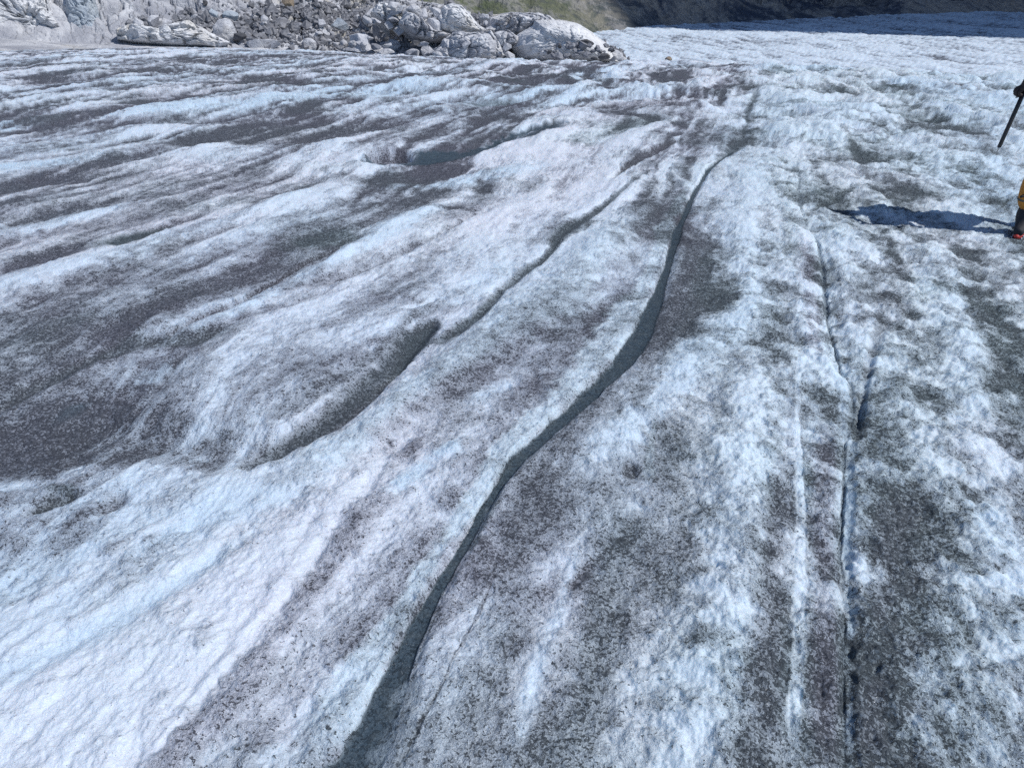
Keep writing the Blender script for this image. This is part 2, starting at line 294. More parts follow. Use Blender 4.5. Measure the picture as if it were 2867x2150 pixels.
# ------------------------------------------------------------------ the glacier ice sheet
def build_ice(mat):
    ds = [0.35]
    while ds[-1] < 700:
        d = ds[-1]
        st = 0.00150*(d*d+2.9)/1.7
        if d > 14: st = min(st, 0.012*d)
        if 48 < d < 250: st = 0.03*d
        if d >= 250: st = 0.008*d
        ds.append(d+st)
    ds = np.array(ds); az = np.linspace(R(-62), R(60), 1500)
    Dg, Ag = np.meshgrid(ds, az, indexing='ij')
    X = Dg*np.sin(Ag); Y = Dg*np.cos(Ag)
    Z = base_z(X, Y)
    sh = X.shape; x = X.ravel(); y = Y.ravel(); d = Dg.ravel(); azd = np.degrees(Ag.ravel())
    s = x*ux + y*uy; t = x*uy - y*ux                     # along / across the flow
    near = 1-sst(30, 48, d)
    # gentle meander of everything
    wt = (fbm(s*.35, t*.35, 3, 5)-.5)
    tt = t + wt*1.1 + (fbm(s*1.3, t*1.3, 3, 6)-.5)*.25
    n_band = fbs(tt*.55, s*.10, 5, 11, .62)              # long streaks along the flow
    n_str = fbs(tt*2.6, s*.42, 4, 12, .6)
    n_iso = fbm(x*1.6, y*1.6, 4, 13, .55)
    n_fine = fbm(x*9, y*9, 4, 14, .6)
    right = sst(-.2, .9, t + 0.35)                       # crusty, knobbly ice to the right of the deep channel
    # the region out past the left shoulder is finely streaked and dirtier
    dirt = .43 + (n_band-.5)*1.5 + (n_str-.5)*.8 + (n_iso-.5)*.35
    dirt = dirt + right*.02
    tint = np.clip(.12 + .62*sst(-1.0, .6, t) + (n_iso-.5)*.9, 0, 1)
    blue = np.clip(.18 + (fbs(tt*.9, s*.16, 4, 21)-.5)*1.8, 0, 1)
    wet = np.zeros_like(x)
    rel_r = fbm(x*4.2, y*2.8, 6, 71, .68)-.5; rel_l = fbs(tt*3.2, s*.85, 7, 72, .66)-.5; rel_f = fbm(x*.85, y*.7, 6, 73, .66)-.5
    rel_s = fbs(tt*1.1, s*.16, 7, 74, .70)-.5
    H = (n_band-.5)*-.15 + (n_str-.5)*-.07 + (n_iso-.5)*.03
    H = H*np.clip(.35+d*.06, 0, 1.4)
    wob = fbm(x*2.2, y*2.2, 4, 31, .6)-.5
    wobf = fbm(x*14, y*14, 3, 32, .6)-.5
    for pts, dv, amt, h, wv, tv, hard, rag, bv in ST:
        W = []
        for k, (px, py, w) in enumerate(pts):
            g = ground_at(px, py)
            a = pts[max(k-1, 0)]; b = pts[min(k+1, len(pts)-1)]
            tx, ty = b[0]-a[0], b[1]-a[1]; L = math.hypot(tx, ty)+1e-6; nx, ny = -ty/L*w, tx/L*w
            g1 = ground_at(px+nx, py+ny); g2 = ground_at(px-nx, py-ny)
            ga = ground_at(a[0], a[1]); gb = ground_at(b[0], b[1])
            wx, wy = gb[0]-ga[0], gb[1]-ga[1]; WL = math.hypot(wx, wy)+1e-6
            hw = abs((g1[0]-g2[0])*wy - (g1[1]-g2[1])*wx)/WL/2
            W.append((g[0], g[1], max(hw, .004)))
        mw = max(q[2] for q in W)*(2.4)+.05
        xs = [q[0] for q in W]; ys = [q[1] for q in W]
        idx = np.nonzero((x > min(xs)-mw) & (x < max(xs)+mw) & (y > min(ys)-mw) & (y < max(ys)+mw))[0]
        if len(idx) == 0 or len(W) < 2: continue
        X0 = x[idx]; Y0 = y[idx]; best = np.full(len(idx), 99.); side = np.zeros(len(idx)); bw = np.ones(len(idx)); tau = np.zeros(len(idx)); nseg = len(W)-1; ks = -1
        for (ax, ay, aw), (bx_, by_, bw_) in zip(W[:-1], W[1:]):
            ks += 1; vx, vy = bx_-ax, by_-ay; l2 = vx*vx+vy*vy+1e-9
            q = np.clip(((X0-ax)*vx+(Y0-ay)*vy)/l2, 0, 1)
            hw = aw+(bw_-aw)*q
            u = np.hypot(X0-ax-vx*q, Y0-ay-vy*q)/hw
            sd = (X0-ax)*vy-(Y0-ay)*vx
            m = u < best; side = np.where(m, sd, side); best = np.where(m, u, best); tau = np.where(m, (ks+q)/nseg, tau); bw = np.where(m, hw, bw)
        tp = .45+.55*sst(0, .14, tau)*(1-sst(.86, 1, tau)) if hard < .4 else 1.0
        u = best + rag*1.5*(wob[idx]*1.6 + wobf[idx]*1.1*(1-hard*.6))*np.clip(bw*6, .35, 1.0)/np.clip(bw*4, .3, 1.5)
        e0, e1 = (.35+.55*hard), (1.85-.72*hard)
        g = 1-sst(e0, e1, u)
        if hard > .9: g = 1-sst(.84, 1.02, u)
        us = best + (0 if hard < .4 else rag*.4)*wob[idx]*.8*np.clip(bw*6, .35, 1.0)/np.clip(bw*4, .3, 1.5)
        gh = np.where(side > 0, 1-sst(.35, 2.1, us), 1-sst(.75, 1.4, us)) if hard > .9 else 1-sst(.6, 1.25, us) if hard > .3 else 1-sst(.0, 2.1, us)
        g = g*tp; gh = gh*tp
        a = g*amt
        if dv is not None: dirt[idx] = dirt[idx]*(1-a) + (dv + (n_str[idx]-.5)*.35*(1-hard) + wobf[idx]*.25*(1-hard))*a
        if tv is not None: tint[idx] = tint[idx]*(1-a) + tv*a
        if bv is not None: blue[idx] = blue[idx]*(1-a) + bv*a
        wet[idx] = wet[idx]*(1-a) + wv*(g if hard < .4 else 1-sst(.78, 1.0, u))
        if h:
            sc = min(.5, .25+mw*1.0) if h > 0 else .6
            H[idx] += h*sc*gh - (H[idx]*.6*gh if hard > .4 else 0)
    dirt = .385 + (dirt-.36)*(1.1-.25*right)
    dirt += (1-right)*(sst(2.6, 4.5, d)*.10 + .05*sst(-4, -20, azd)*sst(2.5, 4, d)) - right*.03
    lf = sst(6, 14, d)*(1-right); st6 = fbs((t+wt*.25)*5.5+(n_iso-.5)*.8, s*.4, 6, 75, .66)-.5
    lf2 = sst(3.5, 8, d)*(1-right)
    dirt += lf*.06 - lf2*st6*1.9; H += lf*st6*.05
    lane = fbs(t*3.4+wt*.3, s*.12, 4, 78, .6)-.5; dirt -= right*(1-sst(10, 18, d))*lane*.75
    wR = right*(1-.5*sst(8, 20, d)); wL = (1-right)*(1+.7*sst(8, 16, d)); wF = sst(5, 14, d)*(.35+.65*right)
    calm = 1-np.clip(wet*1.2, 0, 1)
    rel = rel_r*wR*1.0 + rel_l*wL*.75 + rel_f*wF*(.5+.6*right)
    busy = .4+.6*sst(.05, .4, dirt) + .5*sst(.6, .95, dirt)
    dirt += -calm*(rel_r*wR*2.1 + rel_l*wL*1.7 + rel_s*1.5 + rel_f*wF*2.4)*busy
    H += calm*(rel_r*(wR*.08+wL*.022*(1-sst(8, 16, d))) + rel_l*wL*.055 + rel_s*(.012+.04*sst(3, 7, d)) + rel_f*wF*(.18+.14*right))
    # knobbly crust
    pit = fbm(x*30, y*30, 3, 77, .6)-.5; pr = .7+.3*right; dirt += calm*pit*.5*pr; H += calm*pit*.010*pr*(1-sst(4, 9, d))
    f1, f2, cid = cells(x*7+wobf*1.2, y*7+wob*1.5, 3)
    g1, g2, _ = cells(x*22, y*22, 4)
    crust = (1-np.minimum(f1, .75))*.016 + (1-np.minimum(g1, .7))*.008
    dry = 1-np.clip(wet*1.3, 0, 1)
    H += dry*(crust*(.25+1.1*right) + (n_fine-.5)*.030*pr)
    dirt += dry*right*((f1-.45)*.28 + (n_fine-.5)*.35)
    dirt += dry*(n_fine-.5)*.8*pr
    # hummocks past 9 m, breaking up the crest line
    hm = fbs(tt*.9, s*.55, 4, 41, .55)-.5
    H += hm*sst(6, 16, d)*.42*near*(1-.45*sst(-4, -16, azd))
    dirt += -hm*.9*sst(8, 18, d)*near
    # far ice: arcs of fine crevasses
    far = sst(60, 200, d)
    arc = np.hypot(x-40, y*.55-40)
    cr = fbs(arc*.045, (x-.4*y)*.012, 5, 51, .7); cr2 = fbm(x*.05, y*.022, 5, 52, .7)
    cr3 = fbm((x+y*.25)*.42, (y-x*.2)*.075, 4, 53, .65); cr4 = fbm((x+y*.1)*1.1, y*.22, 2, 54, .6)
    dfar = .26 + (cr-.5)*1.2 + (cr2-.5)*.6 + (cr3-.5)*2.2 + (cr4-.5)*1.0
    # debris lines across the far ice
    dirt = dirt*(1-far) + dfar*far
    H += far*((cr-.5)*-2.0 + (cr2-.5)*-1.5 + (cr3-.5)*-1.6)
    blue = blue*(1-far) + .35*far; tint = tint*(1-far)+.3*far
    # dusty margin along the bedrock on the left
    m = sst(26, 40, d)*(1-sst(-3, 3, azd))*near
    dirt += m*(.16 + (n_str-.5)*.5)
    dirt += .42*sst(33, 43, d)*(1-sst(-2, 4, azd))*(1-far)
    Zf = Z + H.reshape(sh)
    P = np.stack([X, Y, Zf], -1)
    col = np.stack([np.clip(dirt, 0, 1.15), np.clip(wet, 0, 1), tint, np.clip(blue, 0, 1)], -1)
    global ICE
    ICE = (ds, az, Zf)
    o = grid_mesh('glacier_ice', P, mat, {'ice': col})
    tag(o, kind='structure', label='dirty furrowed glacier ice sloping away'); return o
def ice_z(x, y):
    ds, az, Zf = ICE
    d = math.hypot(x, y); a = math.atan2(x, y)
    i = int(np.clip(np.searchsorted(ds, d), 1, len(ds)-1)); j = int(np.clip(np.searchsorted(az, a), 1, len(az)-1))
    return float(Zf[i, j])
# ------------------------------------------------------------------ materials
def new_mat(name):
    m = bpy.data.materials.new(name); m.use_nodes = True; n = m.node_tree
    b = n.nodes['Principled BSDF']; return m, n, b
class NB:
    def __init__(s, n): s.n = n
    def _in(s, sock, v):
        if hasattr(v, 'links') or hasattr(v, 'is_linked'): s.n.links.new(v, sock)
        elif isinstance(v, (tuple, list)) and len(v) == 3 and sock.type == 'RGBA': sock.default_value = (*v, 1)
        else: sock.default_value = v
    def math(s, op, a, b=0.0, clamp=False, c=None):
        x = s.n.nodes.new('ShaderNodeMath'); x.operation = op; x.use_clamp = clamp
        s._in(x.inputs[0], a); s._in(x.inputs[1], b)
        if c is not None: s._in(x.inputs[2], c)
        return x.outputs[0]
    def mix(s, f, a, b):
        x = s.n.nodes.new('ShaderNodeMix'); x.data_type = 'RGBA'; s._in(x.inputs[0], f); s._in(x.inputs[6], a); s._in(x.inputs[7], b); return x.outputs[2]
    def noise(s, vec, scale, detail=3, rough=.5, dist=0.0):
        x = s.n.nodes.new('ShaderNodeTexNoise'); s._in(x.inputs['Scale'], scale); x.inputs['Detail'].default_value = detail
        x.inputs['Roughness'].default_value = rough; x.inputs['Distortion'].default_value = dist
        if vec is not None: s.n.links.new(vec, x.inputs['Vector'])
        return x.outputs['Fac']
    def vor(s, vec, scale, out='Distance', feature='F1'):
        x = s.n.nodes.new('ShaderNodeTexVoronoi'); x.feature = feature; x.inputs['Scale'].default_value = scale
        s.n.links.new(vec, x.inputs['Vector']); return x.outputs[out]
    def mapr(s, v, a, b, c=0.0, d=1.0, smooth=True):
        x = s.n.nodes.new('ShaderNodeMapRange'); x.interpolation_type = 'SMOOTHSTEP' if smooth else 'LINEAR'
        s._in(x.inputs[0], v); s._in(x.inputs[1], a); s._in(x.inputs[2], b); s._in(x.inputs[3], c); s._in(x.inputs[4], d); return x.outputs[0]
    def coord(s, scale=None):
        x = s.n.nodes.new('ShaderNodeTexCoord'); v = x.outputs['Object']
        if scale:
            m = s.n.nodes.new('ShaderNodeMapping'); m.inputs['Scale'].default_value = scale; s.n.links.new(v, m.inputs[0]); v = m.outputs[0]
        return v
    def bump(s, h, strength, dist, normal=None):
        x = s.n.nodes.new('ShaderNodeBump'); s._in(x.inputs['Height'], h); x.inputs['Strength'].default_value = strength
        x.inputs['Distance'].default_value = dist
        if normal is not None: s.n.links.new(normal, x.inputs['Normal'])
        return x.outputs[0]
def ice_material():
    m, n, b = new_mat('glacier_ice'); q = NB(n); co = q.coord()
    at = n.nodes.new('ShaderNodeAttribute'); at.attribute_name = 'ice'
    sp = n.nodes.new('ShaderNodeSeparateColor'); n.links.new(at.outputs['Color'], sp.inputs[0])
    dirt, wet, tint, blue = sp.outputs[0], sp.outputs[1], sp.outputs[2], at.outputs['Alpha']
    nA = q.noise(co, 92, 4, .68, .5); nB = q.noise(co, 22, 4, .65); nC = q.noise(co, 300, 2, .6); nD = q.noise(co, 5, 3, .6)
    cell = n.nodes.new('ShaderNodeTexVoronoi'); cell.inputs['Scale'].default_value = 120; n.links.new(co, cell.inputs['Vector'])
    cs = n.nodes.new('ShaderNodeSeparateColor'); n.links.new(cell.outputs['Color'], cs.inputs[0])
    facet = q.math('MULTIPLY', q.math('GREATER_THAN', cs.outputs[0], .86), q.mapr(q.noise(co, 3.5, 3, .6), .48, .56))
    facet_ = facet
    # loose specks of cryoconite, more of them the dirtier the ice
    de = q.math('ADD', dirt, q.math('MULTIPLY_ADD', nB, 1.3, c=-.65))
    th = q.mapr(de, .0, 1.0, .69, .47, smooth=False)
    sv = q.math('SUBTRACT', nA, th)
    cov = q.math('MAXIMUM', q.math('MULTIPLY', q.mapr(sv, -.004, .018), .95), q.mapr(q.math('ADD', de, q.math('MULTIPLY_ADD', nA, .9, c=-.45)), .84, 1.4))
    # fresh ice: white, bluish or faintly pink
    w1 = q.mix(tint, (.68, .73, .83), (.61, .725, .80))
    w2 = q.mix(blue, w1, (.53, .69, .84))
    film = q.math('MULTIPLY', q.mapr(q.math('ADD', dirt, q.math('ADD', q.math('MULTIPLY_ADD', nB, .55, c=-.275), q.math('MULTIPLY_ADD', nD, .35, c=-.175))), .06, 1.0, smooth=False), .92)
    greyp = q.mix(tint, (.255, .265, .325), (.23, .30, .325))
    ice = q.mix(film, w2, greyp)
    lum = q.math('MULTIPLY_ADD', nD, .2, c=.90)
    tex = q.mix(q.mapr(dirt, .15, .6), (1, 1, 1), q.mix(q.mapr(q.math('ADD', nA, q.math('MULTIPLY', nC, .6)), .62, .98), (.72, .72, .74), (1.25, 1.25, 1.25)))
    gr = q.mix(tint, (.062, .064, .084), (.054, .074, .082))
    g2 = q.mix(q.mapr(nC, .35, .65), gr, q.mix(tint, (.038, .040, .054), (.026, .035, .042)))
    cr_ = q.noise(co, 48, 3, .7); cov = q.math('MULTIPLY', cov, q.mapr(cr_, .46, .66, 1.0, .78)); c = q.mix(cov, ice, g2)
    wc = q.mix(blue, (.04, .052, .064), (.075, .115, .155)); wc = q.mix(q.math('MULTIPLY', q.mapr(nA, .45, .62), .55), wc, (.012, .016, .022))
    wc = q.mix(q.mapr(nB, .4, .7), wc, q.mix(.4, wc, (.13, .16, .18)))
    n.links.new(q.math('ADD', q.math('MULTIPLY_ADD', wet, -.3, c=.5), q.math('MULTIPLY', facet_, .6)), b.inputs['Specular IOR Level'])
    mt = n.nodes.new('ShaderNodeMix'); mt.data_type = 'RGBA'; mt.blend_type = 'MULTIPLY'; mt.inputs[0].default_value = 1; n.links.new(c, mt.inputs[6]); n.links.new(tex, mt.inputs[7]); c = mt.outputs[2]
    c = q.mix(wet, c, wc)
    hs = n.nodes.new('ShaderNodeVectorMath'); hs.operation = 'SCALE'; n.links.new(c, hs.inputs[0]); n.links.new(lum, hs.inputs['Scale'])
    n.links.new(hs.outputs[0], b.inputs['Base Color'])
    # melting crystals: rough in general, a few mirror-like facets
    rough = q.mix(facet, (.55, .55, .55), (.09, .09, .09))
    rough = q.mix(wet, rough, (.2, .2, .2))
    n.links.new(rough, b.inputs['Roughness'])
    b.inputs['IOR'].default_value = 1.33
    n.links.new(q.math('MULTIPLY', q.mapr(dirt, .1, .8, .55, .0), q.math('SUBTRACT', 1.0, wet)), b.inputs['Subsurface Weight'])
    b.inputs['Subsurface Radius'].default_value = (.7, .9, 1.0); b.inputs['Subsurface Scale'].default_value = .02
    hgt = q.math('ADD', q.math('MULTIPLY', nA, 1.0), q.math('MULTIPLY', nB, 2.2))
    hgt = q.math('ADD', hgt, q.math('MULTIPLY', q.math('MULTIPLY', cs.outputs[1], .7), 1.0))
    hgt = q.math('ADD', hgt, q.math('MULTIPLY', cov, -.5))
    dry = q.math('MULTIPLY', q.math('MULTIPLY_ADD', wet, -.55, c=1.0), q.mapr(dirt, .0, .6, .4, 1.0))
    hgt = q.math('MULTIPLY', hgt, dry)
    n.links.new(q.bump(hgt, 1.0, .014), b.inputs['Normal'])
    return m
M_ICE = ice_material()
ice = build_ice(M_ICE)
# ------------------------------------------------------------------ rock materials
def rock_material(name, light, dark, stain=(.42, .33, .20), stain_amt=.25, scale=1.0, cracks=True, streak=(1, 1, 1)):
    m, n, b = new_mat(name); q = NB(n); co = q.coord(); cs = q.coord(streak)
    a = q.noise(cs, .5*scale, 6, .65, .6); c_ = q.noise(co, 2.2*scale, 5, .7); d = q.noise(co, 9*scale, 4, .65); e = q.noise(co, .28*scale, 3, .5)
    col = q.mix(q.mapr(a, .36, .66), dark, light)
    col = q.mix(q.math('MULTIPLY', q.mapr(c_, .5, .74), .4), col, dark)
    col = q.mix(q.math('MULTIPLY', q.mapr(e, .5, .66), stain_amt), col, stain)
    if cracks:
        v = q.n.nodes.new('ShaderNodeTexVoronoi'); v.feature = 'DISTANCE_TO_EDGE'; v.inputs['Scale'].default_value = .55*scale
        w = n.nodes.new('ShaderNodeVectorMath'); w.operation = 'ADD'; n.links.new(cs, w.inputs[0])
        nc = n.nodes.new('ShaderNodeTexNoise'); nc.inputs['Scale'].default_value = 1.4*scale; n.links.new(co, nc.inputs['Vector']); n.links.new(nc.outputs['Color'], w.inputs[1])
        n.links.new(w.outputs[0], v.inputs['Vector'])
        k = q.mapr(v.outputs['Distance'], .0, .03, .5, 0.0)
        col = q.mix(q.math('MULTIPLY', k, q.mapr(c_, .4, .6)), col, (.04, .04, .045))
    n.links.new(col, b.inputs['Base Color']); b.inputs['Roughness'].default_value = .85
    h = q.math('ADD', q.math('MULTIPLY', c_, 1.0), q.math('MULTIPLY', d, .45))
    n.links.new(q.bump(h, .7, .35/scale), b.inputs['Normal'])
    return m
M_SLAB = rock_material('pale_bedrock', (.62, .63, .66), (.33, .34, .38), stain=(.46, .42, .34), stain_amt=.6, scale=.55, streak=(1, 1, .35))
M_DOME = rock_material('smooth_pale_rock', (.80, .81, .83), (.60, .61, .64), stain=(.5, .45, .36), stain_amt=.35, scale=.9, cracks=True)
M_PALE = rock_material('pale_boulder', (.70, .71, .74), (.40, .41, .45), stain_amt=.15, scale=1.1)
M_GREY = rock_material('grey_boulder', (.36, .37, .41), (.18, .185, .21), stain_amt=.06, scale=1.6, cracks=False)
M_DARK = rock_material('dark_boulder', (.12, .125, .145), (.05, .052, .06), stain_amt=.1, scale=1.6, cracks=False)
M_TAN = rock_material('tan_boulder', (.42, .34, .25), (.25, .20, .16), stain_amt=.3, scale=1.0, cracks=False)
M_BLUE = rock_material('bluish_boulder', (.50, .56, .62), (.34, .39, .45), stain_amt=.1, scale=1.2, cracks=False)
M_RUB = rock_material('rubble', (.27, .275, .30), (.14, .145, .165), stain_amt=.04, scale=4, cracks=False)
# ------------------------------------------------------------------ bedrock slope on the left
def view_dir(nx, ny):
    px = nx*1024/2867 - 512; py = 383.5 - ny*1024/2867
    vx, vy, vz = px, F*CP+py*SP, -F*SP+py*CP
    h = math.hypot(vx, vy); return math.degrees(math.atan2(vx, vy)), vz/h     # azimuth, slope of the sight line
FOOT = [(-500,108),(0,108),(200,118),(400,122),(600,127),(850,141),(1000,150),(1100,160),(1250,162),(1400,166),(1560,166),(1700,170),(1760,172)]   # where rock meets ice
RD = [92, 92, 92, 92, 92, 92, 92, 90, 88, 88, 88, 88, 88]
TOP = [(-500,-700),(0,-640),(300,-560),(600,-330),(800,-170),(900,-60),(1000,-34),(1100,-12),(1180,4),(1251,17),(1290,27),(1325,50),(1351,48),(1412,40),(1507,41),(1542,60),(1594,65),(1638,87),(1681,118),(1724,142),(1760,168)]
f_az = np.array([view_dir(*p)[0] for p in FOOT]); f_sl = np.array([view_dir(*p)[1] for p in FOOT])
t_az = np.array([view_dir(*p)[0] for p in TOP]); t_sl = np.array([view_dir(*p)[1] for p in TOP])
RUB_PTS = [(1000,60,170,60),(700,95,130,30),(900,40,160,30),(1640,140,110,26),(1250,140,60,14),(560,55,50,8),(430,75,40,8),(1010,130,160,20),(1300,20,40,20),(1350,158,150,8),(1690,150,60,16),(1330,60,30,20),(1150,60,70,40)]
def rock_z(azd, d, detail=True):
    """bedrock rises from the ice at RD metres out to its crest 45 m further on"""
    fs = np.interp(azd, f_az, f_sl); ts = np.interp(azd, t_az, t_sl); d0 = np.interp(azd, f_az, RD)
    z0 = CAM_H + fs*d0
    span = 12+34*(1-sst(-2, 9, azd))
    z1 = CAM_H + ts*(d0+span)
    u = (d-d0)/span
    p = .80
    zz = z0 + (z1-z0)*(1-(1-np.clip(u, 0, 1))**1.25) - np.where(u < 0, -u*2.0, 0) - np.clip(u-1, 0, 9)**2*9
    zz = np.maximum(zz, -34)
    if detail:
        x = d*np.sin(np.radians(azd)); y = d*np.cos(np.radians(azd))
        f1, f2, cid = cells(x*.20+y*.05+(fbm(x*.3, y*.3, 3, 60)-.5)*1.2, y*.16-x*.06, 61)
        g1, g2, gid = cells(x*.62+(fbm(x*.8, y*.8, 3, 62)-.5)*.9, y*.5, 63)
        am = sst(-.05, .15, u)*(1-sst(.8, 1.0, u)*.7)
        smooth = sst(4.5, 6.5, azd)*(.75)                      # polished dome at the right-hand end
        rough = 1-smooth
        zz = zz + am*rough*((cid-.5)*1.5 + (gid-.5)*.75 - .9*(1-sst(0, .10, f2-f1)) - .35*(1-sst(0, .12, g2-g1)) + (fbm(x*1.5, y*1.5, 4, 65)-.5)*.5)
        # joints running up and to the left across the slabs
        j = fbs((x*.8+y*.5)*.35, (y-x)*.05, 4, 66, .6)-.5
        zz = zz + am*rough*j*1.6
        zz = zz + am*smooth*(fbm(x*.25, y*.25, 3, 67)-.5)*.5
    return zz
def build_bedrock():
    azs = np.radians(np.linspace(f_az[0]-3, f_az[-1]+.6, 900)); dd = np.concatenate([np.linspace(80, 88, 8), np.linspace(88.2, 150, 300), np.linspace(151, 190, 12)])
    Dg, Ag = np.meshgrid(dd, azs, indexing='ij'); azd = np.degrees(Ag)
    Z = rock_z(azd, Dg)
    P = np.stack([Dg*np.sin(Ag), Dg*np.cos(Ag), Z], -1)
    o = grid_mesh('bedrock_slope', P, M_SLAB, smooth=False); tag(o, kind='structure', label='pale ice-polished bedrock rising beside the glacier')
build_bedrock()
def rock_at(nx, ny):
    """point of the bedrock slope on a sight line"""
    a, sl = view_dir(nx, ny); d = np.linspace(84, 150, 500); z = rock_z(np.full_like(d, a), d)
    zl = CAM_H + sl*d; k = np.nonzero(z >= zl)[0]
    if len(k) == 0: return None
    k = k[0]; return Vector((math.sin(R(a))*d[k], math.cos(R(a))*d[k], float(z[k])))
# ------------------------------------------------------------------ boulders
import bmesh
def boulder_mesh(name, size, seed, mat, kind='angular', sub=2):
    """angular: hull of a few cut planes; round: water-worn"""
    rr = random.Random(seed); bm = bmesh.new()
    if kind == 'angular':
        for _ in range(16):
            v = Vector((rr.gauss(0, 1), rr.gauss(0, 1), rr.gauss(0, 1))); v.normalize(); v *= rr.uniform(.8, 1.08)
            bm.verts.new((v.x, v.y, v.z))
        bmesh.ops.convex_hull(bm, input=bm.verts[:]); bmesh.ops.delete(bm, geom=[v for v in bm.verts if not v.link_faces], context='VERTS')
        bmesh.ops.bevel(bm, geom=bm.edges[:], offset=.06, segments=1, affect='EDGES', clamp_overlap=True)
    else:
        bmesh.ops.create_icosphere(bm, subdivisions=3, radius=1)
    bmesh.ops.triangulate(bm, faces=bm.faces[:])
    if sub: bmesh.ops.subdivide_edges(bm, edges=bm.edges[:], cuts=1, use_grid_fill=True)
    o3 = Vector((rr.uniform(0, 50), rr.uniform(0, 50), seed))
    for v in bm.verts:
        n_ = mnoise.noise(v.co*1.3+o3)*.22 + mnoise.noise(v.co*3.5+o3)*.09
        v.co *= 1+n_*(1 if kind == 'round' else .55)
        v.co = Vector((v.co.x*size[0]/2, v.co.y*size[1]/2, v.co.z*size[2]/2))
    me = bpy.data.meshes.new(name); bm.to_mesh(me); bm.free(); me.materials.append(mat)
    return me
PX = F/92                                       # px of a 1024 px frame per metre, at the foot of the slope
NPX = PX*2867/1024                              # the same on the photograph
def big_rock(name, nx, ny, w, h, mat, label, cat, seed, kind='angular', tilt=0, depth=.8):
    p = rock_at(nx, ny+h*.35)
    if p is None: p = Vector((math.sin(R(view_dir(nx, ny)[0]))*92, math.cos(R(view_dir(nx, ny)[0]))*92, CAM_H+view_dir(nx, ny+h*.4)[1]*92))
    k = p.length/92
    me = boulder_mesh(name, (w/NPX*k*1.12, w/NPX*k*depth, h/NPX*k*1.35), seed, mat, kind)
    o = lk(bpy.data.objects.new(name, me)); o.location = p + Vector((0, 0, h/NPX*k*.25)); o.rotation_euler = (0, R(tilt), R(-view_dir(nx, ny)[0]))
    tag(o, label, cat); return o
big_rock('boulder', 633, 92, 50, 42, M_PALE, 'large pale rounded boulder at the left end of the grey rubble', 'boulder', 3, 'round')
big_rock('boulder', 1060, 92, 30, 58, M_GREY, 'tall grey wedge-shaped boulder standing upright above the ice edge', 'boulder', 5, tilt=12)
big_rock('boulder', 1172, 56, 30, 34, M_DARK, 'dark squarish boulder lying on the pale slabs near the middle', 'boulder', 6)
big_rock('boulder', 645, 45, 42, 22, M_BLUE, 'bluish pointed boulder above the left end of the rubble', 'boulder', 8)
big_rock('boulder', 600, 45, 24, 26, M_BLUE, 'small bluish boulder just left of the bluish pointed one', 'boulder', 9)
big_rock('boulder', 1425, 126, 46, 28, M_TAN, 'tan brown boulder wedged in the gap left of the smooth dome', 'boulder', 10)
big_rock('boulder', 1465, 150, 100, 30, M_TAN, 'long flat buff boulder resting on the ice at the foot of the dome', 'boulder', 11, 'round')
big_rock('boulder', 1705, 158, 66, 30, M_PALE, 'pale cream boulder at the right tip of the bedrock on the ice', 'boulder', 12, 'round')
big_rock('boulder', 1038, 136, 120, 16, M_PALE, 'long low cream slab lying along the ice edge under the rubble', 'rock slab', 14, 'round')
big_rock('boulder', 1100, 126, 34, 22, M_PALE, 'pale rounded boulder right of the upright grey wedge', 'boulder', 15, 'round')
big_rock('boulder', 950, 72, 46, 26, M_BLUE, 'pale blue-grey block in the middle of the rubble', 'boulder', 16)
big_rock('boulder', 740, 124, 80, 22, M_PALE, 'flat white slab at the lower left edge of the rubble by the ice', 'rock slab', 17)
big_rock('boulder', 1040, 46, 54, 38, M_PALE, 'big pale block on the slope above the upright grey wedge', 'boulder', 18)
big_rock('boulder', 810, 12, 36, 30, M_TAN, 'reddish brown block at the top left of the rubble', 'boulder', 19)
big_rock('boulder', 868, 128, 34, 22, M_PALE, 'cream boulder among dark stones at the bottom of the rubble', 'boulder', 20, 'round')
big_rock('boulder', 1365, 108, 26, 44, M_GREY, 'grey upright block beside the dark cleft of the dome', 'boulder', 21)
big_rock('boulder', 575, 17, 16, 12, M_DARK, 'small dark stone alone on the pale slabs above the rubble', 'boulder', 22)
